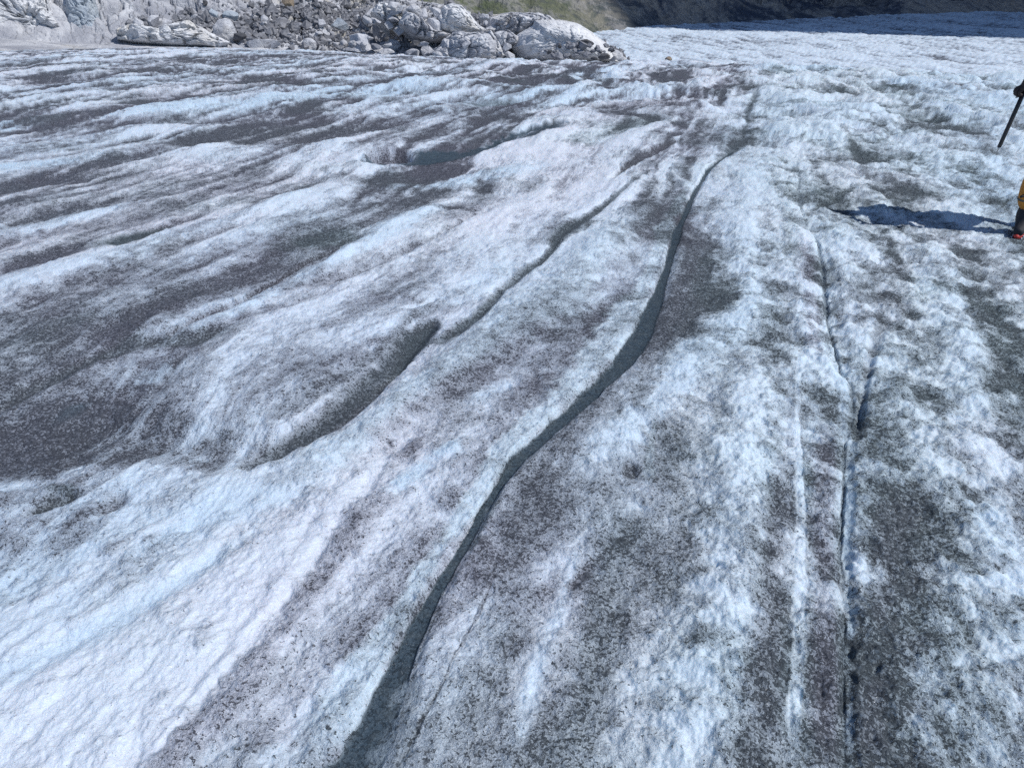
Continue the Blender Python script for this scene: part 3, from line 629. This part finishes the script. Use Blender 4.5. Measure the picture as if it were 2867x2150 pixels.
def outline_rock(pts, dist, depth, mat, label, seed, name='rock_slab', cat='rock slab', rough=.3, smooth=False):
    """ice-worn rock: rim on the surveyed outline, bulging towards the valley, closed at the back"""
    cx = sum(p[0] for p in pts)/len(pts); cy = sum(p[1] for p in pts)/len(pts)
    rim_ = []
    for k in range(len(pts)):
        a_, b_ = pts[k], pts[(k+1) % len(pts)]; n_ = max(2, int(math.hypot(a_[0]-b_[0], a_[1]-b_[1])/5))
        for i_ in range(n_): rim_.append((a_[0]+(b_[0]-a_[0])*i_/n_, a_[1]+(b_[1]-a_[1])*i_/n_))
    N = len(rim_); K = 20; V = []; Fc = []
    for k in range(K+1):
        s1 = math.cos(math.pi/2*k/(K+1)) if k else 1.0
        f_ = depth*.8*(1-s1**5)**.6
        for (px, py) in rim_:
            wx = cx+(px-cx)*s1*1.15; wy = cy+(py-cy)*(s1*1.15 if py < cy or k > 0 else 1.0)
            a_, sl = view_dir(wx, wy); d_ = dist-f_
            v = Vector((math.sin(R(a_))*d_, math.cos(R(a_))*d_, CAM_H+sl*d_))
            nn = mnoise.noise(v*.35+Vector((seed, 0, 0)))*1.0 + mnoise.noise(v*1.2+Vector((seed, 5, 0)))*.45 + (abs(mnoise.noise(v*2.6+Vector((seed, 9, 0))))-.2)*.35
            vd = mnoise.voronoi(v*.42+Vector((seed*3, 0, mnoise.noise(v*.8)*.6)))[0]; nn += (min(vd[1]-vd[0], .16)/.16-.8)*1.1 + (mnoise.cell(v*.42)-.5)*.0; vq = mnoise.voronoi(v*Vector((.9, .9, 1.6))[0] if False else Vector((v.x*.9, v.y*.9, v.z*1.7)))[0]; nn += (min(vq[1]-vq[0], .12)/.12-.8)*.5
            v += Vector((math.sin(R(a_)), math.cos(R(a_)), 0))*(-nn*rough) + Vector((0, 0, 1))*nn*rough*.35
            V.append(v)
    for k in range(K):
        for i_ in range(N): Fc.append((k*N+i_, k*N+(i_+1) % N, (k+1)*N+(i_+1) % N, (k+1)*N+i_))
    c0 = len(V); V.append(sum(V[K*N:K*N+N], Vector())/N)
    for i_ in range(N): Fc.append((K*N+i_, K*N+(i_+1) % N, c0))
    b0 = len(V)
    for (px, py) in rim_:
        a_, sl = view_dir(px, py+6); d_ = dist+depth*.8; V.append(Vector((math.sin(R(a_))*d_, math.cos(R(a_))*d_, CAM_H+view_dir(px, py)[1]*dist-1.0)))
    for i_ in range(N): Fc.append((i_, b0+i_, b0+(i_+1) % N, (i_+1) % N))
    Fc.append(tuple(b0+i_ for i_ in range(N)))
    o = mesh_obj(name, V, Fc, mat, smooth=smooth); tag(o, label, cat); return o
def C2N(l, x0=900): return [(x0+x/2.304, y/2.304) for x, y in l]
outline_rock(C2N([(1250,300),(1300,225),(1385,180),(1400,150),(1480,146),(1560,148),(1640,165),(1720,215),(1800,280),(1850,335),(1880,385),(1700,400),(1420,400),(1300,380)]), 90, 7, M_DOME, 'smooth white rounded rock dome at the right end of the bedrock', 1, 'rock_dome', 'rock dome', .22)
outline_rock(C2N([(1080,215),(1110,120),(1200,93),(1300,92),(1400,95),(1450,115),(1490,150),(1400,190),(1300,215),(1230,235),(1150,235)]), 95, 5, M_PALE, 'pale lumpy rock top behind and left of the smooth white dome', 2, rough=.6)
outline_rock(C2N([(1120,215),(1200,200),(1262,240),(1275,285),(1190,300),(1130,310)]), 88, 2, M_PALE, 'pale square block standing over the dark cleft', 3, rough=.4)
outline_rock(C2N([(760,120),(800,45),(840,34),(900,50),(960,110),(1000,165),(1062,200),(960,225),(830,215),(770,190)]), 93, 3.5, M_DOME, 'smooth whitish slab with upright cracks left of the cleft', 4, rough=.35)
outline_rock(C2N([(700,345),(780,300),(860,215),(960,222),(1075,208),(1115,265),(1155,350),(1130,385),(900,390),(740,375)]), 87, 3, M_PALE, 'broad pale slab sloping down to the ice left of the cleft', 5, rough=.45)
outline_rock(C2N([(560,90),(640,110),(720,190),(860,230),(840,260),(720,265),(600,230),(520,160)]), 91, 2, M_PALE, 'long pale slab stepping down behind the grey rubble', 6, rough=.6)
outline_rock(C2N([(380,20),(470,30),(600,90),(560,160),(440,190),(380,140),(330,80)]), 95, 2.5, M_DOME, 'pale fractured slab high above the upright grey wedge', 7, rough=.6)
outline_rock(C2N([(830,10),(880,-60),(1100,-60),(1125,60),(1128,145),(1060,152),(950,110),(870,55)], 0), 104, 3, M_BLUE, 'smooth bluish slab at the top left of the bedrock', 8, rough=.25)
outline_rock(C2N([(790,200),(860,160),(1000,185),(1200,140),(1340,215),(1430,272),(1390,298),(1100,290),(900,272),(800,255)], 0), 92, 2.5, M_DOME, 'long cream slab running along the ice left of the rubble', 9, rough=.5)
outline_rock(C2N([(435,170),(445,-40),(585,-60),(620,60),(665,220),(620,262),(520,250)], 0), 96, 2.5, M_BLUE, 'upright bluish slab near the left corner', 10, rough=.3)
outline_rock(C2N([(-200,240),(-200,-80),(280,-80),(320,60),(420,150),(560,245),(400,262),(0,250)], 0), 97, 4, M_DOME, 'broad pale slab filling the left corner of the bedrock', 11, rough=.6)
outline_rock(C2N([(1130,20),(1180,-40),(1420,-50),(1500,40),(1600,80),(1560,110),(1440,110),(1300,80),(1200,90)], 0), 106, 3, M_PALE, 'pale ribbed slab above the bluish boulders', 12, rough=.7)
# smaller ones, each an object of its own, in the rubble field
kinds = []
for s_ in range(10): kinds.append((boulder_mesh('boulder', (1, .85, .75), 100+s_, M_GREY), 'grey')); kinds.append((boulder_mesh('boulder', (1, .9, .8), 130+s_, M_PALE), 'pale'))
for s_ in range(4): kinds.append((boulder_mesh('boulder', (1, .85, .8), 160+s_, M_DARK), 'dark'))
BG = {'grey': 'mid grey angular boulder among the rubble on the bedrock slope', 'pale': 'pale angular boulder among the rubble on the bedrock slope', 'dark': 'dark angular boulder among the rubble on the bedrock slope'}
rr = random.Random(4); count = 0; PALES = [k_ for k_ in kinds if k_[1] == 'pale']
while count < 170:
    c = rr.choice(RUB_PTS[:4]+RUB_PTS[:2]+RUB_PTS[4:])
    nx = c[0]+rr.gauss(0, .55)*c[2]; ny = c[1]+rr.gauss(0, .6)*c[3]
    foot = np.interp(view_dir(nx, 100)[0], f_az, [q_[1] for q_ in FOOT])
    if ny > foot-3 or ny < -8: continue
    p = rock_at(nx, ny)
    if p is None: continue
    me, kk = rr.choice(PALES if (rr.random() < (.6 if nx > 880 else .3)) else kinds); o = lk(bpy.data.objects.new('boulder', me))
    sz = min(3.2, 0.45*math.exp(rr.gauss(.55, .5)))
    o.scale = (sz, sz, sz*rr.uniform(.7, 1.1)); o.rotation_euler = (rr.uniform(-.5, .5), rr.uniform(-.5, .5), rr.uniform(0, 6.28)); o.location = p + Vector((0, 0, sz*.18))
    tag(o, BG[kk], 'boulder', 'small boulders strewn over the bedrock slope'); count += 1
count = 0
while count < 70:
    nx = rr.uniform(980, 1440); ny = rr.uniform(8, 158)
    if ny < np.interp(nx, [p_[0] for p_ in TOP], [p_[1] for p_ in TOP])+14: continue
    a_, sl = view_dir(nx, ny); p = rock_at(nx, ny)
    if p is None: continue
    d_ = 84.5+4*rr.random() if ny > 120 else min(math.hypot(p.x, p.y), 92)
    me, kk = rr.choice(PALES if rr.random() < .75 else kinds); o = lk(bpy.data.objects.new('boulder', me)); sz = 1.0*math.exp(rr.gauss(.3, .35))
    o.scale = (sz*rr.uniform(.9, 1.5), sz, sz*rr.uniform(.6, 1.0)); o.rotation_euler = (rr.uniform(-.5, .5), rr.uniform(-.5, .5), rr.uniform(0, 6.28))
    o.location = (math.sin(R(a_))*d_, math.cos(R(a_))*d_, CAM_H+sl*d_)
    tag(o, BG[kk], 'boulder', 'small boulders strewn over the bedrock slope'); count += 1
GREYS = [k_ for k_ in kinds if k_[1] != 'pale']; count = 0
while count < 50:                              # dark blocks banked against the right foot of the dome
    nx = rr.uniform(1505, 1745); ny = rr.uniform(112, 166)
    if ny < 165-52*math.sin(math.pi*min(1, max(0, (nx-1490)/270)))**.6: continue
    a_, sl = view_dir(nx, ny); d_ = 82.5+(166-ny)*.02; sz = .62*math.exp(rr.gauss(.1, .35))
    me, kk = rr.choice(GREYS); o = lk(bpy.data.objects.new('boulder', me)); o.scale = (sz*1.2, sz, sz*.9); o.rotation_euler = (rr.uniform(-.5, .5), rr.uniform(-.5, .5), rr.uniform(0, 6.28))
    o.location = (math.sin(R(a_))*d_, math.cos(R(a_))*d_, CAM_H+sl*d_)
    tag(o, kk+' block in the heap banked against the right foot of the rock dome', 'boulder', 'dark blocks heaped at the foot of the dome'); count += 1
# gravel and broken stone between them
def build_rubble():
    V = []; Fc = []; rr = random.Random(9)
    for _ in range(6500):
        c = rr.choice(RUB_PTS+RUB_PTS[:3]); nx = c[0]+rr.gauss(0, .6)*c[2]; ny = c[1]+rr.gauss(0, .65)*c[3]
        a, sl = view_dir(nx, ny); foot = np.interp(a, f_az, [q_[1] for q_ in FOOT])
        if ny > foot or ny < -12: continue
        if (nx, ny) and _ % 1 == 0:
            p = rock_fast(a, sl)
            if p is None: continue
        r = .13*math.exp(rr.gauss(.4, .45)); b0 = len(V)
        M = Matrix.Rotation(rr.uniform(0, 6.28), 3, Vector((rr.random(), rr.random(), rr.random()+.1)).normalized())
        for u in ((1, 0, 0), (-1, 0, 0), (0, 1, 0), (0, -1, 0), (0, 0, 1), (0, 0, -1)):
            q_ = M @ Vector(u)*r*rr.uniform(.7, 1.4); V.append(p+q_+Vector((0, 0, r*.3)))
        for f in ((0, 2, 4), (2, 1, 4), (1, 3, 4), (3, 0, 4), (2, 0, 5), (1, 2, 5), (3, 1, 5), (0, 3, 5)): Fc.append([b0+k for k in f])
    o = mesh_obj('rubble', V, Fc, M_RUB); tag(o, kind='stuff', label='grey broken stone and gravel covering the bedrock', cat='rubble')
_ra = np.linspace(f_az[0]-1, f_az[-1]+.5, 260); _rd = np.linspace(84, 150, 220)
_A, _D = np.meshgrid(_ra, _rd, indexing='ij'); _Z = rock_z(_A, _D)
def rock_fast(a, sl):
    i = int(round((a-_ra[0])/(_ra[1]-_ra[0])))
    if i < 0 or i >= len(_ra): return None
    k = np.nonzero(_Z[i] >= CAM_H+sl*_rd)[0]
    if len(k) == 0: return None
    d = _rd[k[0]]; return Vector((math.sin(R(a))*d, math.cos(R(a))*d, float(_Z[i, k[0]])))
build_rubble()
# the lone boulder on the far ice
def lone(nx, ny, w, h, mat, label, seed, dist):
    a, sl = view_dir(nx, ny+h*.5); x, y = math.sin(R(a))*dist, math.cos(R(a))*dist; s_ = dist/F*1024/2867
    me = boulder_mesh('boulder', (w*s_, w*s_, h*s_), seed, mat, 'round'); o = lk(bpy.data.objects.new('boulder', me))
    o.location = (x, y, CAM_H+sl*dist+h*s_*.4); tag(o, label, 'boulder'); return o
lone(1871, 166, 18, 14, M_TAN, 'small lone brown boulder on the ice right of the bedrock tip', 40, 33)
# ------------------------------------------------------------------ mountains
def mountain_material():
    m, n, b = new_mat('mountain'); q = NB(n); co = q.coord()
    a = q.noise(co, .02, 8, .7, .8); c_ = q.noise(co, .09, 6, .75); g = q.noise(co, .004, 4, .5)
    col = q.mix(q.mapr(a, .45, .56), (.045, .06, .10), (.36, .32, .29))  # navy of the darker rock holds the blue of haze and shade
    geo = n.nodes.new('ShaderNodeNewGeometry'); sp = n.nodes.new('ShaderNodeSeparateXYZ'); n.links.new(geo.outputs['True Normal'], sp.inputs[0])
    px = n.nodes.new('ShaderNodeSeparateXYZ'); n.links.new(co, px.inputs[0])
    gr = q.math('MULTIPLY', q.mapr(g, .42, .58), q.mapr(px.outputs[0], 260, -60))
    col = q.mix(gr, col, (.11, .13, .07))
    col = q.mix(q.math('MULTIPLY', q.mapr(c_, .48, .6), .6), col, (.32, .31, .31)); col = q.mix(q.math('MULTIPLY', q.mapr(q.noise(co, .3, 4, .7), .5, .62), .5), col, (.05, .06, .08))
    n.links.new(col, b.inputs['Base Color']); b.inputs['Roughness'].default_value = .95
    n.links.new(q.bump(q.math('ADD', a, q.math('MULTIPLY', c_, .5)), .8, 12), b.inputs['Normal'])
    return m
M_MTN = mountain_material()
EDGE = [(1200,110),(1400,108),(1690,90),(1900,70),(2100,60),(2270,54),(2500,44),(2700,38),(2867,30),(3600,10)]     # far rim of the glacier
e_az = np.array([view_dir(*p)[0] for p in EDGE]); e_sl = np.array([view_dir(*p)[1] for p in EDGE])
def rim(azd):
    sl = np.interp(azd, e_az, e_sl); return np.clip((-32-.006*450-CAM_H)/(sl-.006), 380, 900)
def build_mountain():
    az = np.radians(np.linspace(-30, 62, 700)); u = np.concatenate([np.linspace(-.02, .3, 130), np.linspace(.31, 1, 120)])
    U, A = np.meshgrid(u, az, indexing='ij'); azd = np.degrees(A); r0 = rim(azd)
    D = r0 + U*2400
    x = D*np.sin(A); y = D*np.cos(A)
    zb = -33.5+.006*(r0-450)
    s_ = D-r0
    # low hummocky moraine and rock bars first, then the steep flank
    bar = 26*sst(0, 70, s_)*sst(19, 11, azd)*(.6+.8*fbm(azd*.5, s_*.004, 3, 80)) + 10*sst(0, 40, s_)
    steep = np.clip(s_-110+60*(fbm(azd*.35, azd*0, 3, 81)-.5)*4, 0, 5000)
    z = zb + bar + steep*(.62+.5*(fbm(azd*.22, s_*.0012, 4, 82)-.4)) + sst(0, 60, s_)*(fbm(x*.02, y*.02, 6, 83, .6)-.5)*40 + sst(200, 800, s_)*(fbm(x*.004, y*.004, 5, 84, .6)-.5)*320
    z = np.where(U < 0, zb-2, z)
    o = grid_mesh('mountainside', np.stack([x, y, z], -1), M_MTN, smooth=False); tag(o, kind='structure', label='dark mountain flank closing the valley')
build_mountain()
def build_ridge():
    """steep rock ridge down the right-hand side of the valley, outside the picture; its shadow lies across the far ice"""
    v = np.linspace(0, 1, 200); w = np.linspace(-1, 1, 90); v = v**1.6
    Vg, Wg = np.meshgrid(v, w, indexing='ij')
    y = 188+Vg*2700
    crest = 2250*sst(0, .030, Vg)+ (fbm(Vg*14, Vg*0, 4, 90)-.5)*120*sst(0, .05, Vg)
    half = 260+300*sst(0, .25, Vg)
    prof = 1-np.abs(Wg)**1.3
    x = 1020 + 330*Vg + Wg*half*1.1
    z = -40 + crest*prof + (fbm(x*.01, y*.01, 5, 91)-.5)*90*prof
    o = grid_mesh('rock_ridge', np.stack([x, y, z], -1), M_MTN, smooth=False); tag(o, kind='structure', label='steep dark rock ridge above the right side of the glacier')
build_ridge()
# ------------------------------------------------------------------ the climber at the right-hand edge
def plain(name, col, rough=.7, bumpd=.002, sc=60, metal=0.0):
    m, n, b = new_mat(name); q = NB(n); co = q.coord(); a = q.noise(co, sc, 4, .6)
    c = q.mix(q.mapr(a, .3, .7), tuple(v*.75 for v in col), tuple(min(1, v*1.2) for v in col))
    n.links.new(c, b.inputs['Base Color']); b.inputs['Roughness'].default_value = rough; b.inputs['Metallic'].default_value = metal
    n.links.new(q.bump(q.noise(co, sc*.35, 3, .5), .6, bumpd*4), b.inputs['Normal']); return m
M_TROU = plain('ochre_fabric', (.50, .20, .025), .75); M_JACK = plain('dark_fabric', (.025, .028, .04), .8); M_SKIN = plain('skin', (.45, .27, .19), .5, .0005)
M_BOOT = plain('boot_leather', (.012, .014, .022), .75); M_RED = plain('red_plastic', (.55, .05, .04), .4); M_STEEL = plain('steel', (.45, .46, .48), .3, .0003, 80, .9)
M_SHAFT = plain('black_rubber', (.012, .012, .016), .45); M_GLOVE = plain('glove_fabric', (.03, .022, .024), .8); M_HELM = plain('helmet_shell', (.7, .7, .68), .3)
M_CUFF = plain('brown_leather', (.22, .10, .07), .6); M_STRAP = plain('grey_webbing', (.10, .10, .09), .8)
def skin(name, joints, edges, mat, parent=None, sub=2, root=0):
    me = bpy.data.meshes.new(name); me.from_pydata([j[:3] for j in joints], edges, []); o = lk(bpy.data.objects.new(name, me))
    md = o.modifiers.new('skin', 'SKIN'); md.use_smooth_shade = True
    for i, j in enumerate(joints):
        r = j[3] if isinstance(j[3], tuple) else (j[3], j[3]); me.skin_vertices[0].data[i].radius = r; me.skin_vertices[0].data[i].use_root = (i == root)
    ss = o.modifiers.new('sub', 'SUBSURF'); ss.levels = sub; ss.render_levels = sub
    dg = bpy.context.evaluated_depsgraph_get(); dg.update(); nm = bpy.data.meshes.new_from_object(o.evaluated_get(dg))
    o.modifiers.clear(); o.data = nm; nm.materials.clear(); nm.materials.append(mat); nm.polygons.foreach_set('use_smooth', [True]*len(nm.polygons))
    if parent: o.parent = parent
    return o
def chain(n, a=0): return [(a+i, a+i+1) for i in range(n-1)]
def tube(name, pts, mat, parent=None, seg=10):
    V = []; Fc = []
    for i, (x, y, z, r) in enumerate(pts):
        a = Vector(pts[max(i-1, 0)][:3]); b = Vector(pts[min(i+1, len(pts)-1)][:3]); t = (b-a).normalized()
        u = t.orthogonal().normalized(); w = t.cross(u)
        for k in range(seg): V.append(Vector((x, y, z))+(u*math.cos(k*6.2832/seg)+w*math.sin(k*6.2832/seg))*r)
    for i in range(len(pts)-1):
        for k in range(seg): Fc.append((i*seg+k, i*seg+(k+1) % seg, (i+1)*seg+(k+1) % seg, (i+1)*seg+k))
    Fc.append(tuple(range(seg))[::-1]); Fc.append(tuple((len(pts)-1)*seg+k for k in range(seg)))
    return mesh_obj(name, V, Fc, mat, parent, smooth=True)
def at_dist(nx, ny, yy):
    """point on a sight line at world y"""
    px = nx*1024/2867 - 512; py = 383.5 - ny*1024/2867
    vx, vy, vz = px, F*CP+py*SP, -F*SP+py*CP
    return Vector((vx/vy*yy, yy, CAM_H+vz/vy*yy))
g = ground_at(2858, 652); PX0, PY0 = g[0], g[1]+.12; PZ0 = ice_z(PX0, PY0)
person = lk(bpy.data.objects.new('person', None)); person.location = (PX0, PY0, PZ0)
tag(person, 'climber in ochre trousers and dark jacket standing on the ice at the right edge', 'person')
# facing left across the slope (-X); near leg is the one seen
L = Vector((0, 0, 0))
def leg(dx, dy, kx):
    # ankle, knee, hip
    return [(dx, dy, .16, .056), (dx-.005, dy, .28, .078), (dx+.015+kx, dy, .42, .072), (dx+.06+kx, dy, .53, .080), (dx+(.27-dx)*.6, dy*.8, .74, .094), (.27, dy*.6, .92, .105)]
hip = (.27, .0, .98, (.15, .14))
body = [hip, (.28, 0, 1.15, .14), (.27, 0, 1.33, .16), (.25, 0, 1.47, .11), (.23, 0, 1.55, .060), (.215, 0, 1.62, .078), (.21, 0, 1.70, .096), (.22, 0, 1.78, .075)]
E = chain(len(body)); n0 = len(body)
hand_l = at_dist(2868, 238, PY0-.12) - person.location
arms = [[(.25, -.19, 1.45, .062), (.20, -.25, 1.24, .05), (.16, -.24, 1.14, .044), (hand_l.x+.06, hand_l.y+.0, hand_l.z+.10, .036)],
        [(.25, .19, 1.45, .062), (.29, .25, 1.20, .05), (.27, .25, 1.08, .044), (.19, .22, .90, .034)]]
B = list(body)
for A_ in arms:
    E.append((3, len(B))); E += chain(len(A_), len(B)); B += A_
for sgn, kx in ((-1, -.02), (1, .02)):
    lg = leg(.0 if sgn < 0 else .22, sgn*.12, kx)[::-1]
    E.append((0, len(B))); E += chain(len(lg), len(B)); B += lg
bodyo = skin('body', B, E, M_SKIN, person)
# clothing grown a little larger over the same joints
def grow(l, f, lo=0.0): return [(a, b, c, (tuple(q+f for q in r) if isinstance(r, tuple) else r+f)) for a, b, c, r in l]
tr = grow([hip], .02); TE = []
for sgn, kx in ((-1, -.02), (1, .02)):
    lg = grow(leg(.0 if sgn < 0 else .22, sgn*.12, kx)[::-1], .022)
    TE.append((0, len(tr))); TE += chain(len(lg), len(tr)); tr += lg
skin('trousers', tr, TE, M_TROU, person)
jk = grow([(.27, 0, .93, .16), (.28, 0, 1.15, .145), (.27, 0, 1.33, .165), (.25, 0, 1.47, .10), (.235, 0, 1.53, .055)], .022); JE = chain(5)
for A_ in arms:
    gg = grow(A_, .018); JE.append((3, len(jk))); JE += chain(len(gg), len(jk)); jk += gg
skin('jacket', jk, JE, M_JACK, person)
# face, ears, helmet
def blob(name, c, s_, mat, parent, cut=None, seg=24):
    bm = bmesh.new(); bmesh.ops.create_uvsphere(bm, u_segments=seg, v_segments=seg//2, radius=1)
    if cut is not None: bmesh.ops.delete(bm, geom=[v for v in bm.verts if v.co.z < cut], context='VERTS')
    for v in bm.verts: v.co = Vector((v.co.x*s_[0]+c[0], v.co.y*s_[1]+c[1], v.co.z*s_[2]+c[2]))
    me = bpy.data.meshes.new(name); bm.to_mesh(me); bm.free(); me.materials.append(mat); me.polygons.foreach_set('use_smooth', [True]*len(me.polygons))
    o = lk(bpy.data.objects.new(name, me)); o.parent = parent; return o
blob('helmet', (.22, 0, 1.73), (.135, .115, .13), M_HELM, person, -.1)
blob('nose', (.105, 0, 1.67), (.022, .014, .022), M_SKIN, person)
for sy in (-1, 1): blob('eye', (.122, sy*.034, 1.695), (.012, .014, .009), M_SHAFT, person); blob('ear', (.225, sy*.095, 1.68), (.018, .01, .03), M_SKIN, person)
blob('mouth', (.114, 0, 1.635), (.008, .026, .006), M_RED, person)
# boots with crampons, strap and buckle
for sgn, ox in ((-1, .0), (1, .22)):
    by = sgn*.12; CT, ST_ = math.cos(R(50)), math.sin(R(50))
    def B_(a, c, z, r): return (ox+a*CT-c*ST_, by+a*ST_+c*CT, z, r)       # a along the boot (toe negative), c across
    bt = skin('boot', [B_(.01, 0, .24, .070), B_(.01, 0, .11, .066), B_(.05, 0, .06, .048), B_(-.07, 0, .07, .05), B_(-.15, 0, .05, .040), B_(-.185, 0, .045, .03)], [(0, 1), (1, 2), (1, 3), (3, 4), (4, 5)], M_BOOT, person)
    cr = tube('crampon', [B_(.09, 0, .018, .022), B_(0, 0, .014, .028), B_(-.14, 0, .016, .030), B_(-.20, 0, .024, .012)], M_RED, bt)
    for px_ in (-.17, -.10, -.02, .06):
        for sy in (-1, 1): tube('spike', [B_(px_, sy*.03, .015, .008), B_(px_, sy*.034, -.03, .002)], M_STEEL, cr, 6)
    tube('crampon_strap', [B_(-.10, -.052, .05, .008), B_(-.09, 0, .118, .008), B_(-.10, .052, .05, .008)], M_STRAP, bt, 6)
    tube('ankle_strap', [(ox+.005+.088*math.cos(a), by+.086*math.sin(a), .265+.012*math.cos(a), .011) for a in np.linspace(0, 6.28, 18)], M_STRAP, bt, 6)
    tube('strap_tail', [(ox-.07, by-.02, .29, .010), (ox-.105, by-.05, .295, .011), (ox-.125, by-.06, .29, .009)], M_SHAFT, bt, 8)
# gloved hand closed round the axe head
def glove(o, side=1):
    """palm with four curled fingers and a thumb, at o"""
    J = [(o.x+.055, o.y, o.z+.10, .038), (o.x+.03, o.y, o.z+.05, (.042, .03)), (o.x+.01, o.y, o.z+.0, (.046, .028))]; EE = [(0, 1), (1, 2)]
    for k in range(4):
        yk = (-.033+.022*k); ln = (.9, 1.05, 1, .82)[k]; b0 = len(J)
        J += [(o.x-.005, o.y+yk*.9, o.z-.012, .0125), (o.x-.038*ln, o.y+yk, o.z-.028, .0115), (o.x-.045*ln, o.y+yk, o.z-.056*ln, .0105), (o.x-.014, o.y+yk, o.z-.070*ln, .0095)]
        EE += [(2, b0)]+chain(4, b0)
    b0 = len(J); J += [(o.x+.012, o.y-side*.042, o.z+.02, .014), (o.x-.022, o.y-side*.056, o.z-.006, .012), (o.x-.042, o.y-side*.040, o.z-.022, .010)]; EE += [(1, b0)]+chain(3, b0)
    return J, EE
J, EE = glove(hand_l+Vector((.0, 0, .0))); skin('glove', J, EE, M_GLOVE, person, sub=2)
J, EE = glove(Vector((.12, .22, .80)), -1); skin('glove', J, EE, M_GLOVE, person, sub=2)
tube('glove_cuff', [(hand_l.x+.10, hand_l.y, hand_l.z+.17, .052), (hand_l.x+.065, hand_l.y, hand_l.z+.10, .047)], M_CUFF, person, 14)
# ice axe carried by its head, spike down
ax_t = at_dist(2862, 268, PY0-.12); ax_b = at_dist(2797, 412, PY0-.12-.05); tip = at_dist(2789, 428, PY0-.12-.055)
axe = lk(bpy.data.objects.new('ice_axe', None)); axe.location = ax_t; tag(axe, 'black ice axe hanging spike down from the climber gloved hand', 'ice axe')
d_ = (ax_b-ax_t); dn = d_.normalized(); top = -dn*.06
def v4(v, r): return (v.x, v.y, v.z, r)
tube('shaft', [v4(top, .014), v4(d_*.3, .0145), v4(d_*.97, .0135), v4(d_, .0125)], M_SHAFT, axe, 12)
sp0 = d_; sp1 = tip-ax_t
tube('spike', [v4(sp0-dn*.01, .009), v4(sp0+(sp1-sp0)*.35, .006), v4(sp1, .0015)], M_STEEL, axe, 8)
pk = at_dist(2842, 274, PY0-.12)-ax_t
tube('pick', [v4(top+dn*.0, .013), v4(top*.7+pk*.35+Vector((0, 0, .012)), .010), v4(pk*.8, .006), v4(pk, .002)], M_STEEL, axe, 6)
tube('adze', [v4(top, .013), v4(top+Vector((.05, 0, .0)), .014), v4(top+Vector((.09, 0, -.02)), .018), v4(top+Vector((.095, 0, -.024)), .003)], M_STEEL, axe, 8)
